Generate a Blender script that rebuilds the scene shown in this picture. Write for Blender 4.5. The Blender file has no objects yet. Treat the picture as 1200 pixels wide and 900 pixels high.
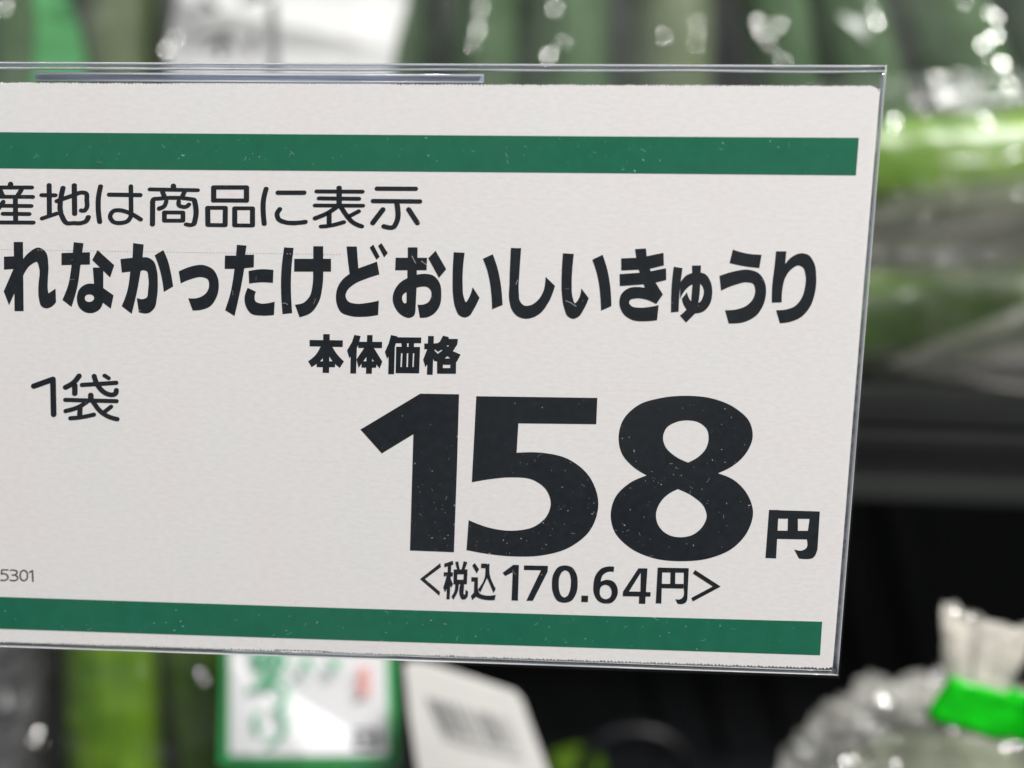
import bpy, bmesh, math, random
from mathutils import Vector, Matrix, noise
from mathutils.geometry import tessellate_polygon
from mathutils.bvhtree import BVHTree

random.seed(7)
S = bpy.context.scene
COL = S.collection

# ------------------------------------------------------------------ camera
F = 1300.0                                    # focal length in photograph pixels (1200 x 900)
CAM = Vector((-0.03636969, -0.13684294, 0.05235912))
RT = Vector((0.99833029, 0.05052011, 0.02800618))
DN = Vector((0.03368311, -0.1152683, -0.99276315))
FW = Vector((-0.04692628, 0.99204886, -0.11677751))
cam = bpy.data.cameras.new('camera')
cam.sensor_width = 36.0
cam.lens = 36.0 * F / 1200.0
cam.clip_start = 0.005
cam.clip_end = 50.0
cam.dof.use_dof = True
cam.dof.focus_distance = 0.1385
cam.dof.aperture_fstop = 7.4
cam.dof.aperture_blades = 0
camo = bpy.data.objects.new('camera', cam)
COL.objects.link(camo)
M = Matrix((( RT.x, -DN.x, -FW.x, CAM.x), (RT.y, -DN.y, -FW.y, CAM.y), (RT.z, -DN.z, -FW.z, CAM.z), (0, 0, 0, 1)))
camo.matrix_world = M
S.camera = camo

# ------------------------------------------------------------------ light (shop interior)
w = bpy.data.worlds.new('World'); S.world = w; w.use_nodes = True
w.node_tree.nodes['Background'].inputs[0].default_value = (0.93, 0.96, 1.0, 1)
w.node_tree.nodes['Background'].inputs[1].default_value = 0.20

def area(name, loc, target, sx, sy, power, col):
    l = bpy.data.lights.new(name, 'AREA'); l.shape = 'RECTANGLE'; l.size = sx; l.size_y = sy
    l.energy = power; l.color = col
    o = bpy.data.objects.new(name, l); COL.objects.link(o)
    o.location = loc
    o.rotation_euler = (Vector(target) - Vector(loc)).to_track_quat('-Z', 'Y').to_euler()
    return o
LAMP = Vector((0.52, -0.50, 1.05))
area('overhead_lamp', LAMP, (-0.03, 0.05, 0.03), 0.42, 0.14, 33.4, (1.0, 0.972, 0.955))
area('overhead_lamp', (-0.75, -0.60, 1.45), (-0.03, 0.10, 0.03), 0.35, 0.16, 7.0, (0.97, 0.985, 1.0))  # unseen second lamp, added for fill and more glints on the film
area('top_fill_strip', (0.0, 0.07, 0.62), (0.0, 0.16, 0.05), 1.1, 0.03, 1.7, (0.95, 1.0, 0.98))  # unseen strip, added to light the top cucumbers and give highlights

S.view_settings.view_transform = 'Standard'
S.view_settings.look = 'None'
S.view_settings.exposure = 0.0
S.view_settings.gamma = 1.0
S.view_settings.use_curve_mapping = False
S.render.engine = 'CYCLES'
S.cycles.use_denoising = True
S.cycles.transparent_max_bounces = 24
S.cycles.max_bounces = 12
S.cycles.transmission_bounces = 12
S.cycles.caustics_reflective = False
S.cycles.sample_clamp_indirect = 20.0

# ------------------------------------------------------------------ helpers
def ray(px, py):
    return (RT * ((px - 600) / F) + DN * ((py - 450) / F) + FW)
def P(px, py, Y=0.0):
    d = ray(px, py); t = (Y - CAM.y) / d.y
    return CAM + d * t
def pxm(px, py, Y):                            # metres per photograph pixel there
    d = ray(px, py); return (Y - CAM.y) / d.y / F

def mesh_obj(name, verts, faces, mat, parent=None, smooth=False):
    me = bpy.data.meshes.new(name)
    me.from_pydata([tuple(v) for v in verts], [], faces)
    me.update()
    if smooth:
        me.polygons.foreach_set('use_smooth', [True] * len(me.polygons))
    if mat: me.materials.append(mat)
    o = bpy.data.objects.new(name, me); COL.objects.link(o)
    if parent: o.parent = parent
    return o
def tag(o, label=None, cat=None, group=None, kind=None):
    if label: o['label'] = label
    if cat: o['category'] = cat
    if group: o['group'] = group
    if kind: o['kind'] = kind
    return o
def thing(name, label, cat, group=None):
    o = bpy.data.objects.new(name, None); COL.objects.link(o); o.empty_display_size = 0.01
    return tag(o, label, cat, group)

def box_data(x0, x1, y0, y1, z0, z1, V, Fc):
    b = len(V)
    for z in (z0, z1):
        V += [Vector((x0, y0, z)), Vector((x1, y0, z)), Vector((x1, y1, z)), Vector((x0, y1, z))]
    Fc += [[b, b+3, b+2, b+1], [b+4, b+5, b+6, b+7], [b, b+1, b+5, b+4], [b+1, b+2, b+6, b+5], [b+2, b+3, b+7, b+6], [b+3, b, b+4, b+7]]

# ------------------------------------------------------------------ materials
def new_mat(name):
    m = bpy.data.materials.new(name); m.use_nodes = True
    nt = m.node_tree
    for n in list(nt.nodes): nt.nodes.remove(n)
    out = nt.nodes.new('ShaderNodeOutputMaterial')
    return m, nt, out
def N(nt, t, **kw):
    n = nt.nodes.new(t)
    for k, v in kw.items():
        if hasattr(n, k) and not isinstance(v, tuple): setattr(n, k, v)
    return n
def principled(name, col, rough=0.5, metal=0.0, spec=0.5, noise_amt=0.0, nscale=200.0, bump=0.0, bscale=400.0, stretch=(1, 1, 1)):
    m, nt, out = new_mat(name)
    b = nt.nodes.new('ShaderNodeBsdfPrincipled')
    b.inputs['Base Color'].default_value = (*col, 1); b.inputs['Roughness'].default_value = rough
    b.inputs['Metallic'].default_value = metal; b.inputs['Specular IOR Level'].default_value = spec
    nt.links.new(b.outputs[0], out.inputs[0])
    if noise_amt or bump:
        tc = nt.nodes.new('ShaderNodeTexCoord'); mp = nt.nodes.new('ShaderNodeMapping')
        mp.inputs['Scale'].default_value = stretch
        nt.links.new(tc.outputs['Object'], mp.inputs[0])
    if noise_amt:
        nz = nt.nodes.new('ShaderNodeTexNoise'); nz.inputs['Scale'].default_value = nscale; nz.inputs['Detail'].default_value = 5
        nt.links.new(mp.outputs[0], nz.inputs['Vector'])
        mr = nt.nodes.new('ShaderNodeMapRange')
        mr.inputs[1].default_value = 0.3; mr.inputs[2].default_value = 0.7
        mr.inputs[3].default_value = 1 - noise_amt; mr.inputs[4].default_value = 1 + noise_amt
        nt.links.new(nz.outputs['Fac'], mr.inputs[0])
        mx = nt.nodes.new('ShaderNodeVectorMath'); mx.operation = 'SCALE'
        mx.inputs[0].default_value = col
        nt.links.new(mr.outputs[0], mx.inputs['Scale'])
        nt.links.new(mx.outputs[0], b.inputs['Base Color'])
    if bump:
        nb = nt.nodes.new('ShaderNodeTexNoise'); nb.inputs['Scale'].default_value = bscale; nb.inputs['Detail'].default_value = 4
        nt.links.new(mp.outputs[0], nb.inputs['Vector'])
        bp = nt.nodes.new('ShaderNodeBump'); bp.inputs['Strength'].default_value = bump; bp.inputs['Distance'].default_value = 0.0012
        nt.links.new(nb.outputs['Fac'], bp.inputs['Height'])
        nt.links.new(bp.outputs[0], b.inputs['Normal'])
    return m

def film_mat(name, haze=0.2, tint=(1, 1, 1), hazecol=(0.8, 0.8, 0.78), ior=1.5, rough=0.12, bump=0.0, bscale=80.0, dist=0.001, hscale=60, stretch=(1, 1, 1), lo=0.45, hi=1.55):
    """thin clear plastic: see-through, Fresnel gloss, a little milky scatter"""
    m, nt, out = new_mat(name)
    tr = nt.nodes.new('ShaderNodeBsdfTransparent'); tr.inputs[0].default_value = (*tint, 1)
    gl = nt.nodes.new('ShaderNodeBsdfGlossy'); gl.inputs['Roughness'].default_value = rough; gl.inputs['Color'].default_value = (1, 1, 1, 1)
    fr = nt.nodes.new('ShaderNodeLayerWeight'); fr.inputs['Blend'].default_value = 0.5
    f0 = ((ior-1)/(ior+1))**2                     # Schlick on |cos|: the same from both sides of the thin film
    pw = nt.nodes.new('ShaderNodeMath'); pw.operation = 'POWER'; pw.inputs[1].default_value = 5
    nt.links.new(fr.outputs['Facing'], pw.inputs[0])
    fm = nt.nodes.new('ShaderNodeMath'); fm.operation = 'MULTIPLY_ADD'; fm.inputs[1].default_value = 1-f0; fm.inputs[2].default_value = f0
    nt.links.new(pw.outputs[0], fm.inputs[0])
    df = nt.nodes.new('ShaderNodeBsdfDiffuse'); df.inputs['Color'].default_value = (*hazecol, 1)
    tl = nt.nodes.new('ShaderNodeBsdfTranslucent'); tl.inputs['Color'].default_value = (*hazecol, 1)
    m1 = nt.nodes.new('ShaderNodeMixShader'); m1.inputs[0].default_value = 0.4
    nt.links.new(df.outputs[0], m1.inputs[1]); nt.links.new(tl.outputs[0], m1.inputs[2])
    m2 = nt.nodes.new('ShaderNodeMixShader'); m2.inputs[0].default_value = haze
    nt.links.new(tr.outputs[0], m2.inputs[1]); nt.links.new(m1.outputs[0], m2.inputs[2])
    m3 = nt.nodes.new('ShaderNodeMixShader')
    nt.links.new(fm.outputs[0], m3.inputs[0]); nt.links.new(m2.outputs[0], m3.inputs[1]); nt.links.new(gl.outputs[0], m3.inputs[2])
    nt.links.new(m3.outputs[0], out.inputs[0])
    tc = nt.nodes.new('ShaderNodeTexCoord')
    if haze:
        nz = nt.nodes.new('ShaderNodeTexNoise'); nz.inputs['Scale'].default_value = hscale; nz.inputs['Detail'].default_value = 4
        mpn = nt.nodes.new('ShaderNodeMapping'); mpn.inputs['Scale'].default_value = stretch
        nt.links.new(tc.outputs['Object'], mpn.inputs[0]); nt.links.new(mpn.outputs[0], nz.inputs['Vector'])
        mr = nt.nodes.new('ShaderNodeMapRange'); mr.inputs[1].default_value = 0.3; mr.inputs[2].default_value = 0.7
        mr.inputs[3].default_value = haze * lo; mr.inputs[4].default_value = min(1.0, haze * hi)
        nt.links.new(nz.outputs['Fac'], mr.inputs[0]); nt.links.new(mr.outputs[0], m2.inputs[0])
    if bump:
        nb = nt.nodes.new('ShaderNodeTexNoise'); nb.inputs['Scale'].default_value = bscale; nb.inputs['Detail'].default_value = 2
        nt.links.new(tc.outputs['Object'], nb.inputs['Vector'])
        bp = nt.nodes.new('ShaderNodeBump'); bp.inputs['Strength'].default_value = bump; bp.inputs['Distance'].default_value = dist
        nt.links.new(nb.outputs['Fac'], bp.inputs['Height'])
        nt.links.new(bp.outputs[0], gl.inputs['Normal']); nt.links.new(bp.outputs[0], fr.inputs['Normal'])
    return m

def glass_mat(name, col=(0.96, 0.98, 1.0), ior=1.45, rough=0.02):
    m, nt, out = new_mat(name)
    g = nt.nodes.new('ShaderNodeBsdfGlass'); g.inputs['Color'].default_value = (*col, 1)
    g.inputs['IOR'].default_value = ior; g.inputs['Roughness'].default_value = rough
    nt.links.new(g.outputs[0], out.inputs[0])
    return m

def cucumber_mat(name, dark, light, tip, streak=1.0):
    m, nt, out = new_mat(name)
    b = nt.nodes.new('ShaderNodeBsdfPrincipled'); b.inputs['Roughness'].default_value = 0.38
    tc = nt.nodes.new('ShaderNodeTexCoord')
    at = nt.nodes.new('ShaderNodeAttribute'); at.attribute_name = 'along'
    mp = nt.nodes.new('ShaderNodeMapping'); mp.inputs['Scale'].default_value = (1, 1, 1)
    nt.links.new(tc.outputs['Object'], mp.inputs[0])
    nz = nt.nodes.new('ShaderNodeTexNoise'); nz.inputs['Scale'].default_value = 130; nz.inputs['Detail'].default_value = 6
    nt.links.new(mp.outputs[0], nz.inputs['Vector'])
    at2 = nt.nodes.new('ShaderNodeAttribute'); at2.attribute_name = 'around'
    cb = nt.nodes.new('ShaderNodeCombineXYZ')
    nt.links.new(at2.outputs['Fac'], cb.inputs[0]); nt.links.new(at.outputs['Fac'], cb.inputs[1])
    st = nt.nodes.new('ShaderNodeTexNoise'); st.inputs['Scale'].default_value = 2.2; st.inputs['Detail'].default_value = 4
    nt.links.new(cb.outputs[0], st.inputs['Vector'])
    ad = nt.nodes.new('ShaderNodeMath'); ad.operation = 'MULTIPLY_ADD'; ad.inputs[1].default_value = 0.45
    nt.links.new(nz.outputs['Fac'], ad.inputs[0]); nt.links.new(st.outputs['Fac'], ad.inputs[2])
    cr = nt.nodes.new('ShaderNodeValToRGB')
    cr.color_ramp.elements[0].position = 0.52; cr.color_ramp.elements[0].color = (*dark, 1)
    cr.color_ramp.elements[1].position = 0.92; cr.color_ramp.elements[1].color = (*light, 1)
    nt.links.new(ad.outputs[0], cr.inputs[0])
    tr = nt.nodes.new('ShaderNodeMapRange'); tr.inputs[1].default_value = 0.72; tr.inputs[2].default_value = 1.0
    nt.links.new(at.outputs['Fac'], tr.inputs[0])
    mx = nt.nodes.new('ShaderNodeMix'); mx.data_type = 'RGBA'
    nt.links.new(tr.outputs[0], mx.inputs['Factor']); nt.links.new(cr.outputs[0], mx.inputs['A']); mx.inputs['B'].default_value = (*tip, 1)
    nt.links.new(mx.outputs['Result'], b.inputs['Base Color'])
    nt.links.new(b.outputs[0], out.inputs[0])
    return m

# paper with faint horizontal flecks
def paper_mat():
    m, nt, out = new_mat('card_paper')
    b = nt.nodes.new('ShaderNodeBsdfPrincipled'); b.inputs['Roughness'].default_value = 0.75; b.inputs['Specular IOR Level'].default_value = 0.25
    tc = nt.nodes.new('ShaderNodeTexCoord'); mp = nt.nodes.new('ShaderNodeMapping'); mp.inputs['Scale'].default_value = (0.42, 1, 1)
    nt.links.new(tc.outputs['Object'], mp.inputs[0])
    n1 = nt.nodes.new('ShaderNodeTexNoise'); n1.inputs['Scale'].default_value = 2300; n1.inputs['Detail'].default_value = 4; n1.inputs['Roughness'].default_value = 0.65
    nt.links.new(mp.outputs[0], n1.inputs['Vector'])
    n2 = nt.nodes.new('ShaderNodeTexNoise'); n2.inputs['Scale'].default_value = 90; n2.inputs['Detail'].default_value = 5
    nt.links.new(tc.outputs['Object'], n2.inputs['Vector'])
    r1 = nt.nodes.new('ShaderNodeValToRGB')
    r1.color_ramp.elements[0].position = 0.30; r1.color_ramp.elements[0].color = (0.722, 0.704, 0.694, 1)
    r1.color_ramp.elements[1].position = 0.62; r1.color_ramp.elements[1].color = (0.775, 0.757, 0.748, 1)
    nt.links.new(n1.outputs['Fac'], r1.inputs[0])
    r2 = nt.nodes.new('ShaderNodeValToRGB')
    r2.color_ramp.elements[0].position = 0.35; r2.color_ramp.elements[0].color = (1.0, 0.985, 0.985, 1)
    r2.color_ramp.elements[1].position = 0.65; r2.color_ramp.elements[1].color = (0.985, 1.0, 0.99, 1)
    nt.links.new(n2.outputs['Fac'], r2.inputs[0])
    mx = nt.nodes.new('ShaderNodeMix'); mx.data_type = 'RGBA'; mx.blend_type = 'MULTIPLY'; mx.inputs['Factor'].default_value = 1
    nt.links.new(r1.outputs[0], mx.inputs['A']); nt.links.new(r2.outputs[0], mx.inputs['B'])
    nt.links.new(mx.outputs['Result'], b.inputs['Base Color'])
    bp = nt.nodes.new('ShaderNodeBump'); bp.inputs['Strength'].default_value = 0.12; bp.inputs['Distance'].default_value = 0.0001
    nt.links.new(n1.outputs['Fac'], bp.inputs['Height']); nt.links.new(bp.outputs[0], b.inputs['Normal'])
    nt.links.new(b.outputs[0], out.inputs[0])
    return m

M_PAPER = paper_mat()
M_INK = principled('black_ink', (0.0085, 0.0115, 0.0155), 0.5, spec=0.2, noise_amt=0.25, nscale=900)
M_GREEN = principled('green_ink', (0.007, 0.130, 0.072), 0.55, spec=0.2, noise_amt=0.07, nscale=500)
M_SHEET = film_mat('clear_sleeve_sheet', haze=0.007, hscale=38, lo=0.0, hi=2.6, tint=(0.995, 0.995, 0.995), ior=1.28, rough=0.05, bump=0.5, bscale=28, dist=0.0008)
M_BACKSHEET = film_mat('clear_sleeve_back', haze=0.07, tint=(0.93, 0.95, 0.95), hazecol=(0.75, 0.77, 0.78), ior=1.4, rough=0.06)
M_RAIL = glass_mat('clear_sleeve_seam')
M_BEAD = film_mat('seam_edge_highlight', haze=0.85, hazecol=(1.0, 1.0, 1.0), ior=1.7, rough=0.2, hscale=45, lo=0.35, hi=1.3)  # white haze paints the lamp highlights along the clear plastic edges
M_GREYSEAM = film_mat('grey_seam', haze=0.13, tint=(0.84, 0.86, 0.90), hazecol=(0.60, 0.62, 0.68), ior=1.5, rough=0.12, hscale=900, stretch=(0.03, 1, 1), lo=0.2, hi=2.2)
M_TAB = film_mat('bluish_clear_tab', haze=0.55, tint=(0.72, 0.77, 0.90), hazecol=(0.56, 0.60, 0.74), ior=1.5, rough=0.1, hscale=1500, stretch=(0.025, 1, 1), lo=0.2, hi=1.8)
M_DUST = film_mat('dust', haze=0.42, hazecol=(0.85, 0.86, 0.84), ior=1.05, rough=0.4)
M_PERF = principled('perforation', (0.42, 0.41, 0.405), 0.8)
M_BLACK = principled('black_plastic', (0.0045, 0.005, 0.006), 0.45, spec=0.3, noise_amt=0.3, nscale=80)
M_SHELF = principled('dark_shelf_plastic', (0.017, 0.019, 0.0175), 0.5, spec=0.4, noise_amt=0.35, nscale=60, stretch=(0.3, 1, 1))
M_LABEL = principled('label_paper', (0.90, 0.90, 0.905), 0.35, spec=0.5, noise_amt=0.02, nscale=100)
M_LABEL2 = principled('bag_label_paper', (0.66, 0.66, 0.65), 0.4, noise_amt=0.10, nscale=90, stretch=(1, 1, 0.15))
M_TAG = principled('tag_paper', (0.88, 0.865, 0.82), 0.4, noise_amt=0.04, nscale=120)
M_LGREEN = principled('label_green_print', (0.05, 0.40, 0.12), 0.4)
M_LTEXT = principled('label_pale_green_print', (0.10, 0.48, 0.24), 0.4)
M_RED = principled('label_red_print', (0.80, 0.30, 0.25), 0.4)
M_GREY = principled('label_grey_print', (0.17, 0.17, 0.175), 0.5)
M_BAR = principled('barcode_grey', (0.27, 0.27, 0.27), 0.5)
M_TAPE = principled('bright_green_tape', (0.001, 0.47, 0.004), 0.28, spec=0.55, noise_amt=0.18, nscale=120, bump=0.9, bscale=160)
M_TAPE2 = principled('mid_green_tape', (0.105, 0.34, 0.13), 0.35, noise_amt=0.15, nscale=70)
M_FILM_TOP = film_mat('milky_bag_film', haze=0.075, hazecol=(0.62, 0.66, 0.62), rough=0.16)
M_FILM = film_mat('clear_bag_film', haze=0.03, hazecol=(0.7, 0.72, 0.64), rough=0.12, ior=1.45)
M_FILM_FOLD = film_mat('gathered_bag_film', haze=0.21, hazecol=(0.55, 0.52, 0.48), rough=0.25)
M_FILM_CRUMP = film_mat('crumpled_bag_film', haze=0.20, hazecol=(0.86, 0.84, 0.78), rough=0.11, hscale=140, lo=0.15, hi=1.9, ior=1.6)
M_FILM_NECK = film_mat('bunched_white_film', haze=0.55, hazecol=(0.98, 0.95, 0.87), rough=0.2, hscale=220, lo=0.25, hi=1.6)
M_FILM_GREY = film_mat('dim_grey_film', haze=0.35, tint=(0.75, 0.75, 0.76), hazecol=(0.26, 0.26, 0.265), rough=0.25)
M_GLINT = principled('glint_mirror', (0.93, 0.95, 0.93), 0.25, metal=1.0)  # mirror metal for the added discs that imitate highlights on film
M_CUC = cucumber_mat('cucumber_grey_green', (0.013, 0.038, 0.011), (0.078, 0.150, 0.055), (0.12, 0.19, 0.05))
M_CUC_BRIGHT = cucumber_mat('cucumber_yellow_green', (0.030, 0.105, 0.002), (0.145, 0.26, 0.010), (0.21, 0.30, 0.03))
M_CUC_DARK = cucumber_mat('cucumber_dark_green_shaded', (0.020, 0.065, 0.003), (0.085, 0.175, 0.008), (0.07, 0.13, 0.01))  # own dark green, and shade put into the colour of shaded cucumbers
M_CUC_OLIVE = cucumber_mat('cucumber_olive', (0.05, 0.075, 0.028), (0.13, 0.17, 0.075), (0.16, 0.19, 0.09))
M_STEM = principled('cucumber_stem', (0.16, 0.22, 0.06), 0.7, noise_amt=0.2, nscale=300)

# ------------------------------------------------------------------ setting: black display shelves
def setting(name, x0, x1, y0, y1, z0, z1, mat, bevel=0.0015):
    V, Fc = [], []; box_data(x0, x1, y0, y1, z0, z1, V, Fc)
    o = mesh_obj(name, V, Fc, mat)
    if bevel:
        b = o.modifiers.new('bevel', 'BEVEL'); b.width = bevel; b.segments = 3
    o['kind'] = 'structure'
    return o
ZS = P(1100, 540, 0.150).z                       # top of the upper shelf
ZSB = P(1100, 592, 0.150).z
ZL = -0.105                                      # top of the lower shelf
setting('upper_shelf', -0.45, 0.45, 0.150, 0.42, ZSB, ZS, M_SHELF, 0.002)
setting('lower_shelf', -0.45, 0.45, -0.02, 0.42, ZL - 0.012, ZL, M_BLACK)
setting('back_panel', -0.45, 0.45, 0.4205, 0.432, ZL - 0.012, 0.40, M_BLACK, 0)

# ------------------------------------------------------------------ lettering traced from the card
def hermite_loop(pts, closed=True, n=6):
    """points (x,y) are corners, (x,y,1) lie on a smooth run"""
    L = len(pts); out = []
    def p(i): return Vector(pts[i % L][:2])
    def sm(i): return len(pts[i % L]) > 2 and (closed or 0 < (i % L) < L - 1)
    def tan(i):
        a, b, c = p(i-1), p(i), p(i+1)
        d1, d2 = (b-a).length, (c-b).length
        if d1 < 1e-9 or d2 < 1e-9: return Vector((0, 0))
        return ((b-a)/d1*d2 + (c-b)/d2*d1) / (d1+d2)        # unit-speed
    for i in range(L if closed else L-1):
        a, b = p(i), p(i+1); d = (b-a).length
        s0, s1 = sm(i), sm(i+1)
        if not s0 and not s1:
            out.append(a); continue
        t1 = tan(i+1)*d if s1 else None
        t0 = tan(i)*d if s0 else None
        if t0 is None: t0 = 1.5*(b-a) - 0.5*t1
        if t1 is None: t1 = 1.5*(b-a) - 0.5*t0
        for k in range(n):
            t = k/n
            out.append(a*(2*t**3-3*t**2+1) + t0*(t**3-2*t**2+t) + b*(-2*t**3+3*t**2) + t1*(t**3-t**2))
    if not closed: out.append(p(L-1))
    return out

def stroke_outline(path, rx, ry):
    """sweep of an elliptical pen along an open path -> list of simple polygons"""
    q = [Vector((a.x/rx, a.y/ry)) for a in path]
    polys = []
    for i, a in enumerate(q):
        polys.append([Vector(((a.x+math.cos(k*math.pi/8))*rx, (a.y+math.sin(k*math.pi/8))*ry)) for k in range(16)])
        if i:
            b = q[i-1]; d = a-b
            if d.length < 1e-6: continue
            nrm = Vector((-d.y, d.x)).normalized()
            polys.append([Vector((v.x*rx, v.y*ry)) for v in (b+nrm, b-nrm, a-nrm, a+nrm)])
    return polys

class Ink:
    """collects flat printed shapes given in photo-window coordinates"""
    def __init__(self): self.V = []; self.F = []; self.lay = 0
    def win(self, x0, y0, s): self.w = (x0, y0, s); return self
    def map(self, v): x0, y0, s = self.w; return (x0 + v[0]/s, y0 + v[1]/s)
    def poly(self, outer, holes=(), smooth_n=6):
        loops = [hermite_loop(outer, True, smooth_n)] + [hermite_loop(h, True, smooth_n) for h in holes]
        self.raw(loops)
    def raw(self, loops):
        loops = [[self.map(v) for v in l] for l in loops]
        tri = tessellate_polygon([[Vector((x, y, 0)) for x, y in l] for l in loops])
        base = len(self.V)
        for l in loops:
            self.V += [(x, y, self.lay) for x, y in l]
        for t in tri: self.F.append([base + k for k in t])
        self.lay += 1
    def stroke(self, pts, rx=29, ry=22, closed=False):
        path = hermite_loop(pts, closed, 5)
        if closed: path = path + [path[0]]
        for pl in stroke_outline(path, rx, ry): self.raw([pl])
    def build(self, name, mat, parent, base=2.2e-5, fn=None):
        vs = []
        for x, y, l in self.V:
            v = fn(x, y, l) if fn else (lambda p: Vector((p.x, -base - 1.2e-6*(l % 14), p.z)))(P(x, y, 0.0))
            vs.append(v)
        o = mesh_obj(name, vs, self.F, mat, parent)
        # face the viewer
        me = o.data; bm = bmesh.new(); bm.from_mesh(me)
        fl = [f for f in bm.faces if f.normal.y > 0]
        if fl: bmesh.ops.reverse_faces(bm, faces=fl)
        bm.to_mesh(me); bm.free()
        return o

def s(*a):                                     # compact point list: negative-third marks smooth points
    return list(a)
def pts(txt):                                  # "x,y x,y~ ..." -> points, ~ = smooth
    r = []
    for t in txt.split():
        sm = t.endswith('~'); a, b = t.rstrip('~').split(',')
        r.append((float(a), float(b), 1) if sm else (float(a), float(b)))
    return r

G = {}
# heavy kana of the product name: (window, [ (outer, [holes]) ... ])
G['re'] = ((0, 280, 10), [("162,35 270,35 278,845 172,845", []), ("48,207 172,203 172,350 48,358", []),
    ("158,352 230,352 230,560 168,640 108,775 45,612", []),
    ("262,248 345,155~ 455,100~ 535,150~ 568,300~ 562,480~ 560,570~ 568,638 652,582 658,740 610,790~ 545,812~ 490,790~ 458,700~ 451,560~ 458,330~ 432,268~ 380,290~ 262,452", [])])
G['na'] = ((0, 280, 10), [("865,38 980,50 945,305~ 908,560~ 840,795 733,712 800,540~ 838,320~", []), ("722,165 1055,155 1055,298 722,305", []),
    ("1145,130 1340,308 1292,450 1082,245", []),
    ("1090,335 1175,335 1212,365 1212,575 1332,660 1300,815 1208,745 1180,810~ 1100,862~ 1010,860~ 930,800~ 903,690~ 930,590~ 1020,527~ 1104,525",
     ["995,690~ 1010,660~ 1050,648~ 1095,665~ 1105,695~ 1085,725~ 1040,738~ 1005,722~"])])
G['ka'] = ((120, 280, 10), [("362,48 485,65 472,215 530,217~ 600,260~ 640,370~ 650,510~ 640,690~ 610,810~ 545,865~ 430,858 405,690 470,705~ 515,690~ 538,590~ 540,450~ 520,375~ 480,365~ 450,372 410,600~ 345,875 228,785 290,620~ 328,380 230,392 213,235 355,220", []),
    ("615,190 715,130 770,260~ 802,390~ 830,555 722,618 690,420~ 655,295~", [])])
G['tsu'] = ((210, 285, 10), [("-3,330 140,272~ 280,255~ 400,310~ 455,410~ 465,500~ 440,630~ 360,740~ 250,780~ 160,785 108,645 220,640~ 310,590~ 352,500~ 335,420~ 265,395~ 150,415~ 20,468", [])])
G['ta'] = ((210, 285, 10), [("678,18 790,28 775,135 878,135 875,280 765,290 720,540~ 650,850 540,782 600,590~ 650,298 535,298 538,145 668,145", []),
    ("815,325 950,305~ 1105,312 1100,462 960,455~ 822,470", []),
    ("803,522 900,568 885,620~ 895,680~ 950,705~ 1040,702~ 1120,685 1112,838 960,845~ 850,825~ 785,740~ 768,640~", [])])
G['ke'] = ((325, 283, 10), [("80,68 192,75 165,330~ 160,560~ 175,838 62,850 45,600~ 48,350~", []),
    ("422,55 538,55 538,202 630,202 630,352 540,352 530,520~ 490,700~ 400,830~ 262,887 208,740 310,715~ 380,640~ 412,520~ 420,352 198,352 200,202 422,202", [])])
G['do'] = ((400, 283, 10), [("62,58 182,58 200,315 418,235 447,385 280,440~ 150,500~ 70,575~ 50,640~ 80,700~ 170,728~ 300,720~ 440,692 432,860 280,880~ 100,870~ 0,830~ -50,740~ -62,640~ -40,530~ 20,440~ 98,378 80,240", []),
    ("333,70 375,35 450,178 412,212", []), ("432,50 470,18 545,135 503,185", [])])
G['o'] = ((400, 283, 10), [("780,68 893,68 893,190 1005,190 1000,335 885,335 885,388 980,378~ 1080,400~ 1150,480~ 1172,620~ 1150,760~ 1080,850~ 1000,888~ 922,892 895,740 960,738~ 1020,710~ 1055,640~ 1048,570~ 1000,530~ 940,528~ 882,540 870,800 850,870~ 800,893~ 720,870~ 640,790~ 603,680~ 620,580~ 680,490~ 775,428 775,335 632,335 638,190 780,190",
     ["765,592 765,715 745,725~ 712,670~ 730,615~"]), ("1105,108 1230,325 1145,425 1020,195", [])])
G['i'] = ((520, 286, 10), [("118,95 245,102 225,300~ 222,480~ 235,620~ 262,680~ 290,640~ 340,505 420,628 350,770~ 300,840~ 245,858~ 185,835~ 135,740~ 110,600~ 105,400~", []),
    ("460,172 575,118 630,280~ 670,480~ 690,712 568,762 560,600~ 540,440~ 505,290~", [])])
G['shi'] = ((520, 286, 10), [("788,45 908,48 890,300~ 880,560~ 895,670~ 940,718~ 1020,715~ 1100,660~ 1165,560~ 1195,385 1305,490 1230,680~ 1130,810~ 1040,860~ 950,872~ 860,840~ 800,770~ 770,660~ 772,450~", [])])
G['i2'] = ((630, 288, 10), [("298,88 425,95 405,300~ 400,460~ 410,600~ 440,672~ 470,640~ 515,500 600,615 535,755~ 480,830~ 415,853~ 360,830~ 310,720~ 285,560~ 283,350~", []),
    ("642,162 762,105 815,270~ 850,460~ 865,705 745,758 735,580~ 712,400~ 680,270~", [])])
G['ki'] = ((720, 288, 10), [("243,38 370,32 378,122 575,82 580,228 415,268 425,298 605,262 608,398 482,430 568,570 492,680 360,625~ 250,615~ 180,640~ 172,668~ 200,705~ 290,725~ 400,718~ 518,695 500,870 360,882~ 220,870~ 110,800~ 60,680~ 80,570~ 160,500~ 270,482~ 358,492 345,450 65,470 62,332 300,315 285,278 82,287 80,148 258,140", [])])
G['yu'] = ((720, 288, 10), [("697,245 798,262 775,430 760,600~ 752,770 665,778 668,560~ 680,380~", []),
    ("770,432 840,350~ 960,312~ 1070,335~ 1130,430~ 1147,560~ 1120,680~ 1050,765~ 940,795 870,770~ 815,700~ 790,620 850,545 890,640~ 930,675~ 1000,660~ 1040,590~ 1045,510~ 1010,450~ 910,455~ 830,520~ 772,620", []),
    ("910,232 1015,230 1005,450 985,660~ 950,790 840,900 768,818 850,740~ 900,640 915,450", [])])
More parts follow.
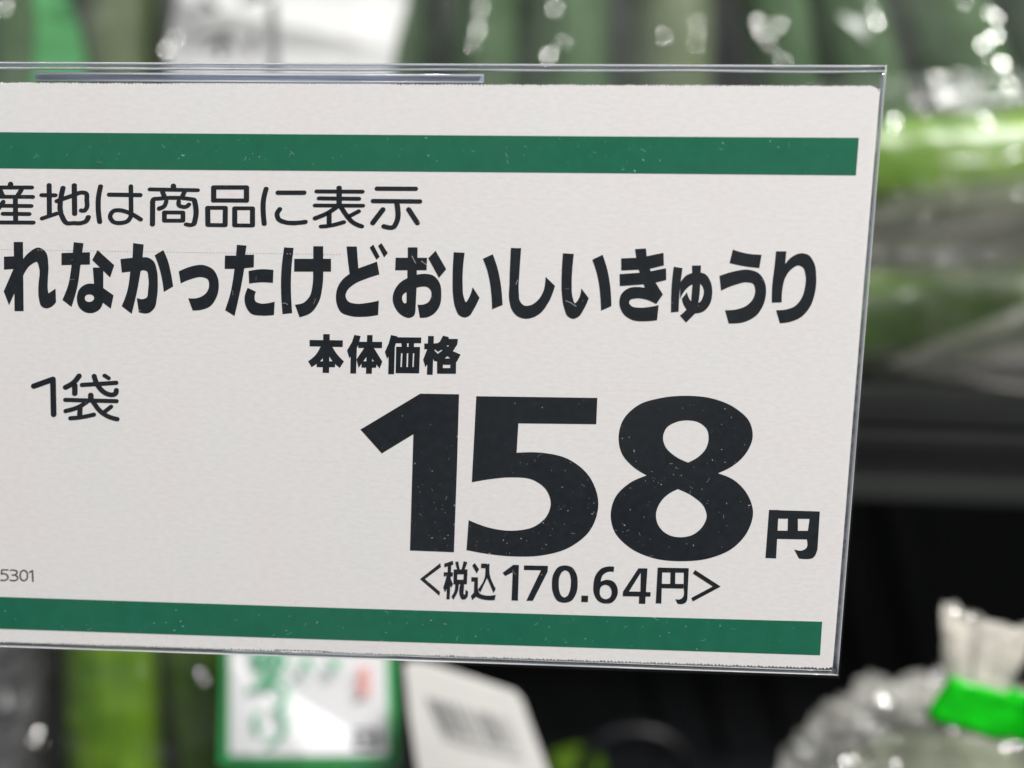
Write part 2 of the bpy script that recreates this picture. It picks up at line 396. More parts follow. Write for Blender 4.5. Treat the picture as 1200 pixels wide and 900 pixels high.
G['u'] = ((840, 290, 10), [("188,25 350,70~ 525,85 498,240 330,220~ 150,182", []),
    ("32,332 200,280~ 370,260~ 490,300~ 560,400~ 578,520~ 550,660~ 470,790~ 330,870~ 140,890 97,735 230,725~ 350,680~ 430,590~ 450,490~ 425,425~ 360,408~ 220,435~ 50,505", [])])
G['ri'] = ((840, 290, 10), [("695,45 815,45 802,190 880,110~ 980,68~ 1070,85~ 1140,180~ 1165,340~ 1150,530~ 1090,700~ 980,820~ 860,870~ 740,887 695,735 800,728~ 910,690~ 990,600~ 1035,460~ 1040,320~ 1010,235~ 960,210~ 880,250~ 800,360~ 770,480~ 760,642 645,645 650,450~ 675,240~", [])])
# price digits
G['p1'] = ((420, 450, 4), [("10,213 290,45 472,48 462,400 448,788 242,780 258,235 110,325", [])])
G['p5'] = ((420, 450, 4), [("553,57 1120,65 1115,188 750,184 742,322 860,322~ 980,350~ 1080,430~ 1125,560~ 1090,680~ 990,765~ 860,803~ 740,808~ 620,798~ 507,778 517,638 620,675~ 730,687~ 830,665~ 885,615~ 902,560~ 880,495~ 820,450~ 720,437~ 630,444~ 532,460", [])])
G['p8'] = ((690, 450, 4), [("140,250~ 160,170~ 230,100~ 340,65~ 460,55~ 580,68~ 690,115~ 755,180~ 768,250~ 740,320~ 680,380~ 605,418 680,450~ 745,520~ 770,600~ 745,690~ 680,765~ 570,815~ 440,830~ 300,815~ 190,765~ 120,690~ 103,610~ 125,530~ 190,465~ 272,428 205,385~ 155,325~",
    ["348,250~ 365,205~ 410,178~ 465,170~ 520,182~ 555,215~ 562,255~ 550,300~ 515,340~ 465,368 400,335~ 360,295~", "418,492 490,528~ 540,575~ 553,620~ 535,665~ 490,705~ 430,718~ 370,705~ 325,660~ 315,610~ 335,555~ 370,518~"])])
G['yen'] = ((690, 450, 4), [("845,590 890,590 878,817 828,815", []), ("845,590 1083,597 1080,632 845,630", []),
    ("1040,597 1083,597 1072,775 1050,815~ 1020,820~ 985,817 963,775 1000,780~ 1020,768~ 1022,725", []), ("860,687 1030,688 1028,728 860,725", []), ("935,600 980,600 980,690 932,690", [])])
# heavy kanji above the price
G['hon'] = ((355, 385, 12), [("287,78 378,78 368,622 278,620", []), ("95,160 562,165 560,258 95,248", []), ("255,240 340,240 330,330~ 250,450~ 122,540 75,458 170,380~", []),
    ("310,240 405,240 480,360~ 578,462 520,552 420,460~ 350,350~", []), ("195,460 455,460 452,542 195,540", [])])
G['tai'] = ((355, 385, 12), [("725,88 812,105 790,200 760,270 655,415 622,305 690,190", []), ("675,270 760,250 748,630 668,628", []), ("775,185 1115,187 1112,272 780,270", []),
    ("905,90 980,92 970,632 888,632", []), ("870,260 960,260 900,390 785,550 755,430", []), ("920,260 1000,275 1118,465 1080,560 960,400", []), ("830,460 1040,460 1030,548 825,545", [])])
G['ka_price'] = ((445, 385, 12), [("160,90 250,110 245,150 200,300 105,420 75,325 130,200", []), ("130,260 215,200 203,638 122,638", []), ("215,122 585,125 582,205 230,205", []),
    ("305,190 385,190 385,270 310,270", []), ("408,190 485,190 480,270 408,270", []),
    ("232,255 568,258 555,628 225,625", ["300,345 322,345 312,540 292,540", "382,345 404,345 398,540 376,540", "468,345 488,345 478,540 460,540"])])
G['kaku'] = ((445, 385, 12), [("628,210 820,207 820,290 628,288", []), ("682,103 762,105 745,648 665,646", []), ("672,280 705,280 690,470 643,540 612,435", []),
    ("810,205 845,185 890,100 968,118 972,145 1100,145 1092,220 1030,318 1138,365 1085,465 1075,465 1072,633 808,632 808,460 770,455 740,400 740,210",
     ["935,235 980,235 958,258", "766,302 782,292 822,325 870,295 885,305 815,355", "910,420 955,385 995,420", "890,505 995,508 992,555 888,555"])])
# tax-included line
G['lt'] = ((485, 650, 10), [("310,98 318,145 130,285 308,435 300,480 72,285", [])])
G['zei'] = ((485, 650, 10), [("355,105 455,70 465,115 360,148", []), ("400,110 440,110 420,522 382,522", []), ("352,205 460,205 455,255 350,252", []), ("385,250 425,250 410,360 365,440 345,385", []),
    ("425,265 460,345 440,385 415,340", []), ("485,85 520,78 538,175 508,178", []), ("585,75 628,88 595,178 558,178", []), ("468,172 630,172 622,345 465,345", ["510,228 585,228 582,292 508,292"]),
    ("485,340 528,340 515,430~ 465,525 440,490 475,430~", []), ("545,340 590,340 583,455 592,470 602,460 610,410 635,430 625,500~ 600,522~ 560,518~ 540,480~", [])])
G['komi'] = ((485, 650, 10), [("685,125 715,97 765,170 738,218", []), ("790,103 888,105 890,230~ 960,400 935,448 860,270 780,440 752,405 830,270~ 840,155 788,155", []),
    ("675,262 752,265 750,410 775,455~ 830,475~ 960,470 948,530 850,528~ 770,510~ 730,490 685,530 670,480 705,440 710,312 675,312", [])])
G['d170'] = ((580, 650, 10), [("90,212 215,118 282,120 270,538 195,535 208,205 122,250", []), ("342,125 622,130 618,200 445,540 368,538 540,182 340,178", []),
    ("668,345~ 690,215~ 750,140~ 825,125~ 905,150~ 955,225~ 970,340~ 950,460~ 895,540~ 815,562~ 735,540~ 685,460~", ["748,345~ 760,250~ 790,200~ 825,183~ 865,205~ 888,270~ 890,345~ 875,430~ 850,480~ 815,500~ 780,480~ 755,420~"]),
    ("1015,478 1093,480 1090,555 1012,553", [])])
G['d64'] = ((690, 650, 10), [("298,140 292,200 225,200~ 165,240~ 140,315 210,293~ 290,315~ 340,410~ 325,500~ 270,560~ 190,572~ 110,540~ 62,460~ 55,350~ 85,230~ 150,160~ 220,138~", ["128,430~ 150,370~ 195,352~ 240,370~ 268,430~ 255,490~ 205,520~ 150,500~"]),
    ("582,158 688,160 670,435 725,440 722,490 665,490 662,575 588,572 590,488 398,485 402,430", ["610,210 605,432 472,430"])])
G['yen2'] = ((690, 650, 10), [("808,150 862,150 850,570 785,568", []), ("808,150 1172,158 1170,210 808,205", []), ("1115,155 1172,158 1155,520 1140,555~ 1100,575~ 1040,572 1015,520 1070,522~ 1100,500~ 1112,390", []),
    ("850,340 1110,342 1108,395 850,390", []), ("960,160 1015,160 1012,345 955,345", [])])
G['gt'] = ((750, 650, 10), [("645,178 945,372 620,545 602,505 855,370 620,218", [])])

def draw(ink, key):
    wnd, polys = G[key]; ink.win(*wnd)
    for o, hs in polys: ink.poly(pts(o), [pts(h) for h in hs])

# ------------------------------------------------------------------ the price card
card = thing('price_card', 'white paper price card with green bars and black Japanese lettering inside the clear sleeve', 'price card')
XL = -60                                         # the card runs on to the left of the photograph's frame
def edge_line(a, b, x): return a[1] + (b[1]-a[1]) * (x-a[0]) / (b[0]-a[0])
top = []
x = -240.0; k = 0
while x < 1018:
    y = 97.5 + (x-0)*(101.0-97.5)/1030
    top.append((x, y - (1.0 if k % 2 else -0.6) + random.uniform(-.5, .5))); x += 2.1; k += 1
right = [(1022, 101), (1028, 103.5), (1030.5, 109), (1029.5, 125), (1022, 215), (1012, 330), (1000, 480), (988, 630), (977, 765), (975.5, 782)]
bot = []
x = 973.0; k = 0
while x > -240:
    y = 752 + (x-0)*(783.0-752)/970
    bot.append((x, y + (1.0 if k % 2 else -0.7) + random.uniform(-.6, .6))); x -= 2.1; k += 1
outl = top + right + bot
TH = 0.00028
front = [P(a, b) for a, b in outl]
tri = tessellate_polygon([[Vector((v.x, v.z, 0)) for v in front]])
nV = len(front)
V = front + [v + Vector((0, TH, 0)) for v in front]
Fc = [list(t) for t in tri] + [[nV + i for i in reversed(t)] for t in tri] + [[i, (i+1) % nV, nV + (i+1) % nV, nV + i] for i in range(nV)]
sheet = mesh_obj('card_sheet', V, Fc, M_PAPER, card)
bm = bmesh.new(); bm.from_mesh(sheet.data); bmesh.ops.recalc_face_normals(bm, faces=bm.faces); bm.to_mesh(sheet.data); bm.free()

def flat_poly(name, pix, mat, parent, off=2.0e-5):
    i = Ink(); i.win(0, 0, 1); i.raw([[Vector(p) for p in pix]])
    return i.build(name, mat, parent, off)
flat_poly('green_bar', [(-200, 153.5), (300, 157), (700, 159.8), (1006.5, 161.5), (1003, 205.5), (700, 202.8), (300, 199.6), (-200, 195.6)], M_GREEN, card)
flat_poly('green_bar', [(-200, 692.5), (0, 699.4), (400, 712.5), (700, 721.5), (963.5, 728.5), (961, 767.8), (700, 759.3), (400, 750), (0, 736.8), (-200, 730)], M_GREEN, card)

line2 = Ink()
for kx in ('re', 'na', 'ka', 'tsu', 'ta', 'ke', 'do', 'o', 'i', 'shi', 'i2', 'ki', 'yu', 'u', 'ri'): draw(line2, kx)
line2.build('product_name_print', M_INK, card)['label'] = 'heavy black line of lettering naming the product'
for kx in ('p1', 'p5', 'p8'):
    d = Ink(); draw(d, kx); d.build('price_digit', M_INK, card)
d = Ink(); draw(d, 'yen'); d.build('yen_mark', M_INK, card)
d = Ink()
for kx in ('hon', 'tai', 'ka_price', 'kaku'): draw(d, kx)
d.build('price_heading_print', M_INK, card)
d = Ink()
for kx in ('lt', 'zei', 'komi', 'd170', 'd64', 'yen2', 'gt'): draw(d, kx)
d.build('tax_price_print', M_INK, card)

# rounded line at the top, drawn with a pen
r = Ink(); r.win(0, 205, 10)
def st(txt, rx=30, ry=22, closed=False): r.stroke(pts(txt), rx, ry, closed)
st("125,108 125,140", 32, 30); st("-138,145 372,146"); st("-2,165 32,240", 28, 26); st("253,172 210,238", 27, 25); st("-128,254 383,256")
st("-122,258 -124,430~ -165,560"); st("40,315 -28,405", 27, 25); st("182,275 186,550", 29); st("25,360 365,363"); st("38,454 342,457"); st("-70,555 390,557")
st("492,235 648,237"); st("577,117 580,465"); st("492,510 665,452", 25, 22)
st("740,150 745,520~ 775,558~ 870,563~ 960,561~ 1010,540~ 1037,492", 31, 23); st("872,118 877,455", 31); st("668,305 840,245~ 965,205~ 1010,215~ 1019,290~ 1011,395~ 990,416~ 953,415", 28, 23)
r.win(110, 205, 10)
st("80,132 55,270~ 53,400~ 70,552"); st("178,230 548,235", 25, 24); st("435,132 438,430 432,490~ 395,540~ 320,561~ 225,545~ 192,482~ 225,425~ 310,413~ 400,437~ 550,520", 27, 23)
st("660,168 1215,178"); st("933,128 936,165", 32, 28); st("805,195 832,262", 28, 26); st("1062,200 1033,262", 27, 26)
st("688,580 690,310 705,282~ 740,278~ 1130,281~ 1175,290~ 1186,325~ 1186,530~ 1170,575~ 1140,585~ 1085,578", 31, 22)
st("850,310 825,365~ 765,393", 26, 24); st("995,310 1000,355~ 1040,372~ 1090,368~ 1115,345", 27, 22)
st("828,438 1045,440 1045,535 828,535", 28, 22, True)
r.win(210, 205, 10)
st("405,145 790,145 790,300 405,298", 31, 24, True); st("335,384 542,384 540,588 338,585", 30, 22, True); st("652,390 860,390 860,592 652,590", 30, 22, True)
r.win(300, 205, 10)
st("120,160 88,300~ 85,420~ 98,573"); st("255,207 568,207", 25, 25); st("280,400 250,450~ 262,512~ 330,550~ 440,562~ 580,550", 29, 25)
st("715,192 1245,195"); st("742,273 1205,278"); st("695,357 1250,360"); st("975,147 975,370", 32); st("940,380 850,440~ 692,507", 27, 24); st("1000,380 1060,470~ 1130,550~ 1240,602", 29, 24)
st("858,440 858,575", 29); st("765,603 850,596~ 1028,552"); st("1205,425 1100,480", 26, 23)
r.win(390, 205, 10)
st("515,160 975,162", 25, 25); st("470,305 1025,310", 25, 25); st("752,330 745,560~ 715,607~ 600,602", 31, 26); st("588,405 470,560", 31, 28); st("890,405 992,562", 31, 28)
r.build('origin_note_print', M_INK, card)
r = Ink(); r.win(30, 430, 10)
st("97,224 322,144 330,555", 34, 32)
st("628,105 555,190~ 470,237", 32, 29); st("578,215 578,312", 33, 26); st("660,210 1065,185", 25, 25); st("805,107 850,220~ 930,300~ 1020,325~ 1055,310~ 1065,272", 30, 27); st("928,100 975,132", 26, 22)
st("465,385 1068,400", 25, 24); st("765,328 768,380", 33, 28); st("740,390 640,460~ 472,515", 27, 25); st("640,470 635,580", 31); st("525,600 640,590~ 803,557", 25, 24); st("790,400 860,500~ 950,570~ 1075,610", 29, 25); st("1003,465 920,530", 26, 24)
r.build('quantity_print', M_INK, card)
r = Ink(); r.win(0, 655, 20)
for t in ("190,255 45,252 35,352 120,345~ 180,390~ 190,440~ 150,485~ 25,492", "250,262 340,262~ 402,290~ 390,345~ 330,372 290,374", "330,372 400,400~ 420,445~ 390,490~ 310,505~ 240,492", "690,312 765,270 775,522"):
    st(t, 17, 14)
st("475,385~ 490,310~ 560,262~ 632,310~ 645,385~ 632,460~ 560,510~ 490,460~", 17, 14, True)
r.build('code_print', principled('grey_ink', (0.035, 0.033, 0.036), 0.5), card)
# faint perforation left by the tear-off sheet
r = Ink(); r.win(0, 0, 1)
x = -150
while x < 398:
    y = 292.3 + (x-0)*0.0150
    r.raw([[Vector((x, y-.35)), Vector((x+1.3, y-.35)), Vector((x+1.3, y+.35)), Vector((x, y+.35))]]); x += 3.6
r.build('perforation_line', M_PERF, card, 1.2e-5)

# ------------------------------------------------------------------ the clear sleeve
sl = thing('card_sleeve', 'clear plastic sleeve with glossy seams holding the white price card', 'card holder')
YF, YB = -0.0007, 0.0010
TL, TR_, BR_, BL = (-240, 71.2), (1039.5, 76.5), (982.5, 792.5), (-240, 750.5)
def lerp(a, b, t): return (a[0]+(b[0]-a[0])*t, a[1]+(b[1]-a[1])*t)
def sheet_grid(name, Y, mat, nu=60, nv=36, warp=0.00012):
    V, Fc = [], []
    for j in range(nv+1):
        for i in range(nu+1):
            a = lerp(TL, TR_, i/nu); b = lerp(BL, BR_, i/nu); q = lerp(a, b, j/nv)
            p = P(*q, 0.0)
            V.append(Vector((p.x, Y + warp*noise.noise(Vector((p.x*25, p.z*25, Y*900))), p.z)))
    for j in range(nv):
        for i in range(nu):
            k = j*(nu+1)+i; Fc.append([k, k+nu+1, k+nu+2, k+1])
    return mesh_obj(name, V, Fc, mat, sl, True)
sheet_grid('front_sheet', YF, M_SHEET)
sheet_grid('back_sheet', YB, M_BACKSHEET)
def bar(name, path, half_w, half_d, mat, parent, Yc, n=14, flat=2.6, wob=0.0, caps=True):
    """clear bead: super-elliptic section swept along points on the card plane"""
    pts3 = [P(a, b, 0.0) for a, b in path]
    V, Fc = [], []
    for i, p in enumerate(pts3):
        t = (pts3[min(i+1, len(pts3)-1)] - pts3[max(i-1, 0)]); t.y = 0; t.normalize()
        nrm = Vector((-t.z, 0, t.x))
        for k in range(n):
            a = 2*math.pi*k/n; c, sn = math.cos(a), math.sin(a)
            u = math.copysign(abs(c)**(2/flat), c); v = math.copysign(abs(sn)**(2/flat), sn)
            ww = half_w*(1 + wob*noise.noise(Vector((i*.7, 3.1, half_w*1e4))))
            V.append(p + nrm*(u*ww) + Vector((0, Yc + v*half_d, 0)))
    for i in range(len(pts3)-1):
        for k in range(n):
            a = i*n+k; b = i*n+(k+1) % n; Fc.append([a, b, b+n, a+n])
    if caps:
        Fc.append(list(range(n))[::-1]); Fc.append([(len(pts3)-1)*n+k for k in range(n)])
    o = mesh_obj(name, V, Fc, mat, parent, True)
    bm = bmesh.new(); bm.from_mesh(o.data); bmesh.ops.recalc_face_normals(bm, faces=bm.faces); bm.to_mesh(o.data); bm.free()
    return o
def path(a, b, n=40, dy=0.0, dx=0.0, w=0.0): return [(lerp(a, b, i/n)[0]+dx, lerp(a, b, i/n)[1]+dy + w*noise.noise(Vector((i*.23, dy, dx)))) for i in range(n+1)]
mm = 0.000105
YC = (YF+YB)/2
bar('top_seam', path(TL, TR_, dy=3.6), 4.0*mm, 0.0004, M_GREYSEAM, sl, 0.00060, flat=5)
bar('top_seam', path(TL, TR_, dy=0.7), 0.7*mm, 0.00055, M_BEAD, sl, 0.00060)
bar('top_seam', path(TL, TR_, dy=7.0, w=.9), 0.9*mm, 0.00055, M_BEAD, sl, 0.00060, wob=.8)
bar('side_seam', path((TR_[0]-4.2, TR_[1]+2), (BR_[0]-4.2, BR_[1]-2)), 3.6*mm, 0.0004, M_GREYSEAM, sl, 0.00060, flat=5)
bar('side_seam', path(TR_, BR_, dx=-.7), 0.75*mm, 0.00055, M_BEAD, sl, 0.00060)
bar('side_seam', path((TR_[0]-8.2, TR_[1]+27), (BR_[0]-6.6, BR_[1]-10)), 0.55*mm, 0.00055, M_BEAD, sl, 0.00060, wob=.6)
bar('bottom_seam', path(BL, BR_, dy=-3.2), 3.2*mm, 0.0004, M_GREYSEAM, sl, 0.00060, flat=5)
bar('bottom_seam', path(BL, BR_, dy=-.8), 0.8*mm, 0.00055, M_BEAD, sl, 0.00060)
bar('bottom_seam', path(BL, (BR_[0]-8, BR_[1]), dy=-6.0, w=.7), 0.6*mm, 0.00055, M_BEAD, sl, 0.00060, wob=.8)
# bluish folded tab between the sheets above the card
bar('folded_tab', [(40, 89.6), (150, 90.1), (300, 90.7), (450, 91.3), (567, 91.8)], 5.6*mm, 0.00035, M_TAB, sl, 0.0006, flat=6)
bar('folded_tab', [(42, 94.2), (300, 95.4), (566, 96.4)], 0.6*mm, 0.0003, M_BEAD, sl, 0.0002, wob=.9)
bar('folded_tab', [(44, 86.2), (300, 87.4), (564, 88.4)], 0.7*mm, 0.0003, M_BEAD, sl, 0.0002, wob=.9)
# dust and fine scratches on the front of the sleeve
r = Ink(); r.win(0, 0, 1)
def speck(x, y, a, b, ang):
    ca, sa = math.cos(ang), math.sin(ang)
    r.raw([[Vector((x+u*ca-v*sa, y+u*sa+v*ca)) for u, v in ((-a, -b*.6), (0, -b), (a, -b*.4), (a*.8, b*.7), (0, b), (-a*.9, b*.5))]])
for i in range(800):
    q = random.random()
    if q < .35: x, y = random.gauss(620, 110), random.gauss(600, 60)
    elif q < .5: x, y = random.gauss(800, 60), random.gauss(540, 70)
    elif q < .62: x, y = random.uniform(0, 960), random.gauss(735, 16)
    elif q < .74: x, y = random.uniform(0, 1000), random.gauss(180, 16)
    else: x, y = random.uniform(-100, 1000), random.uniform(110, 760)
    if x > 960 - (y-400)*.05 or y > 760 or y < 105: continue
    sz = random.choice((.25, .3, .3, .35, .4, .5, .8))
    speck(x, y, sz*random.uniform(.8, 1.8), sz*.8, random.uniform(0, 3.14))
for i in range(120):
    if random.random() < .5: x, y = random.gauss(640, 130), random.gauss(600, 70)
    else: x, y = random.uniform(0, 950), random.choice((random.gauss(180, 12), random.gauss(733, 12), random.uniform(280, 380)))
    L = random.uniform(1.5, 5); a = random.uniform(0, 6.28); cv = random.uniform(-.5, .5); prev = (x, y)
    for k in range(3):
        nx, ny = prev[0]+math.cos(a)*L/2, prev[1]+math.sin(a)*L/2
        speck((prev[0]+nx)/2, (prev[1]+ny)/2, L/4, .22, a); prev = (nx, ny); a += cv
for txt in ("663,352 669,354.5 675,358.5", "333,355.5 336,354.5 339,356.5", "484,300 488,308", "495,306 502,311", "605,333 607,328"):
    pp = hermite_loop(pts(txt), False, 3)
    for pl in stroke_outline(pp, .45, .4): r.raw([pl])
du = r.build('dust_and_scratches', M_DUST, sl, 0.00088)
du['kind'] = 'stuff'
# support: a slim post and clip out of the frame on the left
bx0 = P(-215, 400).x
V, Fc = [], []; box_data(bx0-0.004, bx0+0.004, YB+0.0002, YB+0.0032, ZL, P(-215, 300).z, V, Fc); box_data(bx0-0.02, bx0+0.02, -0.012, 0.02, ZL, ZL+0.003, V, Fc)
po = mesh_obj('stand_post', V, Fc, M_BLACK, sl)

# ------------------------------------------------------------------ cucumbers
def cucumber(p0, p1, rad, mat, label, bend=0.0, stem_at=1, seed=0, group='cucumbers packed in plastic bags', cat='cucumber'):
    rnd = random.Random(seed)
    p0, p1 = Vector(p0), Vector(p1); ax = p1-p0; L = ax.length; t = ax.normalized()
    side = t.cross(Vector((0, 1, 0)))
    if side.length < .1: side = Vector((1, 0, 0))
    side.normalize(); dep = t.cross(side).normalized()
    nseg, nr = 60, 32
    V, Fc, along, around = [], [], [], []
    bumps = [(rnd.random(), rnd.uniform(0, 6.28), rnd.uniform(.02, .05)) for _ in range(110)]
    for i in range(nseg+1):
        u = i/nseg
        prof = min(1.0, math.sqrt(max(0, 1-(1-min(1, u/.10))**2)), ) * min(1.0, math.sqrt(max(0, 1-(1-min(1, (1-u)/.13))**2)))
        prof = max(prof, .02) * (1 - .08*abs(u-.45))
        c = p0 + ax*u + side*(bend*4*u*(1-u))
        for k in range(nr):
            a = 2*math.pi*k/nr
            rr = rad*prof*(1 + .035*math.cos(a*5+seed) + .03*noise.noise(Vector((math.cos(a)*2, math.sin(a)*2, u*9+seed))))
            for bu, ba, bh in bumps:
                du_ = (u-bu)*L/rad; da = (a-ba+math.pi) % (2*math.pi) - math.pi
                q = du_*du_+da*da
                if q < .05: rr += rad*bh*(1-q/.05)
            V.append(c + side*(math.cos(a)*rr) + dep*(math.sin(a)*rr)); along.append(u); around.append(3*math.cos(a)+1.7*math.sin(2*a)+seed)
    for i in range(nseg):
        for k in range(nr):
            a = i*nr+k; b = i*nr+(k+1) % nr; Fc.append([a, b, b+nr, a+nr])
    Fc.append(list(range(nr))[::-1]); Fc.append([nseg*nr+k for k in range(nr)])
    o = mesh_obj('cucumber', V, Fc, mat, None, True)
    for nm, dat in (('along', along), ('around', around)):
        at = o.data.attributes.new(nm, 'FLOAT', 'POINT'); at.data.foreach_set('value', dat)
    bm = bmesh.new(); bm.from_mesh(o.data); bmesh.ops.recalc_face_normals(bm, faces=bm.faces); bm.to_mesh(o.data); bm.free()
    tag(o, label, cat, group)
    e = p1 if stem_at else p0; d = t if stem_at else -t
    V, Fc = [], []
    for i in range(5):
        for k in range(8):
            a = 2*math.pi*k/8; rr = rad*(.30 - .035*i)*(1+.12*math.sin(a*3))
            V.append(e - d*.003 + d*(.0028*i) + side*(math.cos(a)*rr + .0006*i*i*.3) + dep*math.sin(a)*rr)
    for i in range(4):
        for k in range(8):
            a = i*8+k; b = i*8+(k+1) % 8; Fc.append([a, b, b+8, a+8])
    Fc.append([32+k for k in range(8)])
    mesh_obj('stem', V, Fc, M_STEM if mat is not M_CUC_DARK else mat, o, True)  # dark cucumbers lose the pale stem, shade put into its colour
    return o

# ------------------------------------------------------------------ bags
def wrinkle(p, amp, fr=1.0, seed=0.0):
    q = Vector((p.x, p.y, p.z))*fr
    a = noise.noise(q*35 + Vector((seed, 0, 0)))
    b = 1 - abs(noise.noise(q*90 + Vector((0, seed, 3))))*2
    c = 1 - abs(noise.noise(q*210 + Vector((seed, 7, 0))))*2
    return amp*(0.9*a + 0.55*b + 0.28*c)
def pillow(name, c, hx, hy, hz, tilt, mat, parent, amp=0.0016, fr=1.0, seed=0, nu=64, nv=64, e=2.6, jit=0.0011, smooth=False):
    """closed crumpled film pillow with sharp little facets; tilt turns it in the picture plane"""
    ca, sa = math.cos(tilt), math.sin(tilt); rnd = random.Random(int(seed*10)+5)
    V, Fc = [], []
    for j in range(nv+1):
        for i in range(nu):
            ph = -math.pi/2 + math.pi*min(1, max(0, (j + (rnd.uniform(-.35, .35) if 0 < j < nv else 0))/nv))
            th = 2*math.pi*(i + rnd.uniform(-.35, .35))/nu
            def sg(v, q): return math.copysign(abs(v)**(2/q), v)
            x = sg(math.cos(ph), e)*sg(math.cos(th), e); y = sg(math.cos(ph), e)*sg(math.sin(th), 2.2); z = sg(math.sin(ph), e)
            nrm = Vector((x/hx, y/hy, z/hz)).normalized()
            p = Vector((x*hx, y*hy, z*hz))
            p += nrm*(wrinkle(p + Vector((seed*.3, 0, 0)), amp, fr, seed) + rnd.uniform(-jit, jit)*(.3 + 1.2*abs(noise.noise(p*60))))
            V.append(Vector((c[0] + p.x*ca - p.z*sa, c[1] + p.y, c[2] + p.x*sa + p.z*ca)))
    for j in range(nv):
        for i in range(nu):
            a = j*nu+i; b = j*nu+(i+1) % nu
            if (i+j) % 2: Fc += [[a, b, b+nu], [a, b+nu, a+nu]]
            else: Fc += [[a, b, a+nu], [b, b+nu, a+nu]]
    return mesh_obj(name, V, Fc, mat, parent, smooth)

def bvh(o):
    me = o.data
    return BVHTree.FromPolygons([v.co.copy() for v in me.vertices], [list(p.vertices) for p in me.polygons])
def mirror_glints(parent, films, lst, Yfall):  # added mirror discs turned towards the lamp, standing in for film highlights
    trees = [bvh(f) for f in films]
    for px, py, st_ in lst:
        d = ray(px, py).normalized(); best = None
        for t in trees:
            h = t.ray_cast(CAM, d)
            if h[0] is not None and (best is None or h[3] < best[1]): best = (h[0], h[3])
        pos = best[0] if best else P(px, py, Yfall)
        pos = pos - d*0.0022
        hv = ((CAM-pos).normalized() + (LAMP-pos).normalized()).normalized()
        rad = 0.00060*math.sqrt(st_*random.uniform(.35, .85))
        q = hv.to_track_quat('Z', 'Y')
        V, Fc = [Vector((0, 0, rad*.05))], []
        for rr, hh in ((.55, .04), (1.0, 0.0)):
            for k in range(10):
                a = 2*math.pi*k/10; V.append(Vector((math.cos(a)*rr*rad, math.sin(a)*rr*rad*random.uniform(.75, 1.05), hh*rad)))
        for k in range(10):
            Fc.append([0, 1+k, 1+(k+1) % 10]); Fc.append([1+k, 11+k, 11+(k+1) % 10, 1+(k+1) % 10])
        Fc.append([11+k for k in range(10)][::-1])
        V = [pos + q @ v for v in V]
        mesh_obj('glint_disc', V, Fc, M_GLINT, parent, True)

def px_strip(name, pix, Y, mat, parent, th=0.0004, curve=0.0):
    """thin solid sheet: outline in photo pixels on the plane y=Y (Y may be a function of px,py)"""
    fy = Y if callable(Y) else (lambda a, b: Y)
    fr = [P(a, b, fy(a, b)) for a, b in pix]
    tri = tessellate_polygon([[Vector((v.x, v.z, 0)) for v in fr]])
    n = len(fr); V = fr + [v + Vector((0, th, 0)) for v in fr]
    Fc = [list(t) for t in tri] + [[n+i for i in reversed(t)] for t in tri] + [[i, (i+1) % n, n+(i+1) % n, n+i] for i in range(n)]
    o = mesh_obj(name, V, Fc, mat, parent)
    bm = bmesh.new(); bm.from_mesh(o.data); bmesh.ops.recalc_face_normals(bm, faces=bm.faces); bm.to_mesh(o.data); bm.free()
    return o
def ink_at(ink, name, mat, parent, Y, off=0.00015):
    fy = Y if callable(Y) else (lambda a, b: Y)
    return ink.build(name, mat, parent, fn=lambda a, b, l: P(a, b, fy(a, b) - off - 4e-6*(l % 10)))

# ---- upper row: upright bagged cucumbers behind the top edge of the card
YU = 0.185
def up(x0, y0, x1, y1, rad_px, mat, label, seed, Y=YU, bend=0.0):
    a = P(x0, y0, Y); b = P(x1, y1, Y)
    return cucumber(a, b, rad_px*pxm((x0+x1)/2, (y0+y1)/2, Y), mat, label, bend, 1, seed)
UG = 'upright cucumbers in the milky bags'
SH = {2: 'grey green cucumber mostly hidden behind the white bag label', 5: 'grey green cucumber upright in the milky bag next to the white bag label', 8: 'grey green cucumber leaning in the bag with many added glints', 12: 'grey green cucumber behind the green tape strip'}
up(152, 420, 140, -260, 42, M_CUC_OLIVE, 'olive green cucumber between the green taped bag end and the white bag label', 1, YU)
up(250, 420, 252, -260, 46, M_CUC, SH[2], 2, YU+.012)
up(360, 420, 352, -260, 48, M_CUC, SH[2], 3, YU+.012)
up(468, 420, 455, -260, 46, M_CUC, SH[2], 4, YU+.012)
up(566, 420, 570, -260, 42, M_CUC, SH[5], 5)
up(668, 420, 664, -260, 52, M_CUC, SH[5], 6, YU-.002)
up(786, 420, 784, -260, 50, M_CUC_OLIVE, 'olive grey cucumber upright in the milky bag just behind the price card top', 7, YU)
up(960, 300, 850, -300, 40, M_CUC, SH[8], 8, YU)
up(1075, 320, 915, -260, 44, M_CUC, SH[8], 9, YU)
up(1215, 330, 1010, -240, 52, M_CUC, SH[8], 10, YU+.004)
up(1320, 320, 1130, -240, 46, M_CUC, SH[8], 11, YU+.006)
up(40, 420, 30, -260, 46, M_CUC, SH[12], 12, YU+.02)
up(-70, 420, -75, -260, 46, M_CUC, SH[12], 13, YU+.02)
for o in bpy.data.objects:
    if o.get('category') == 'cucumber': o['group'] = UG
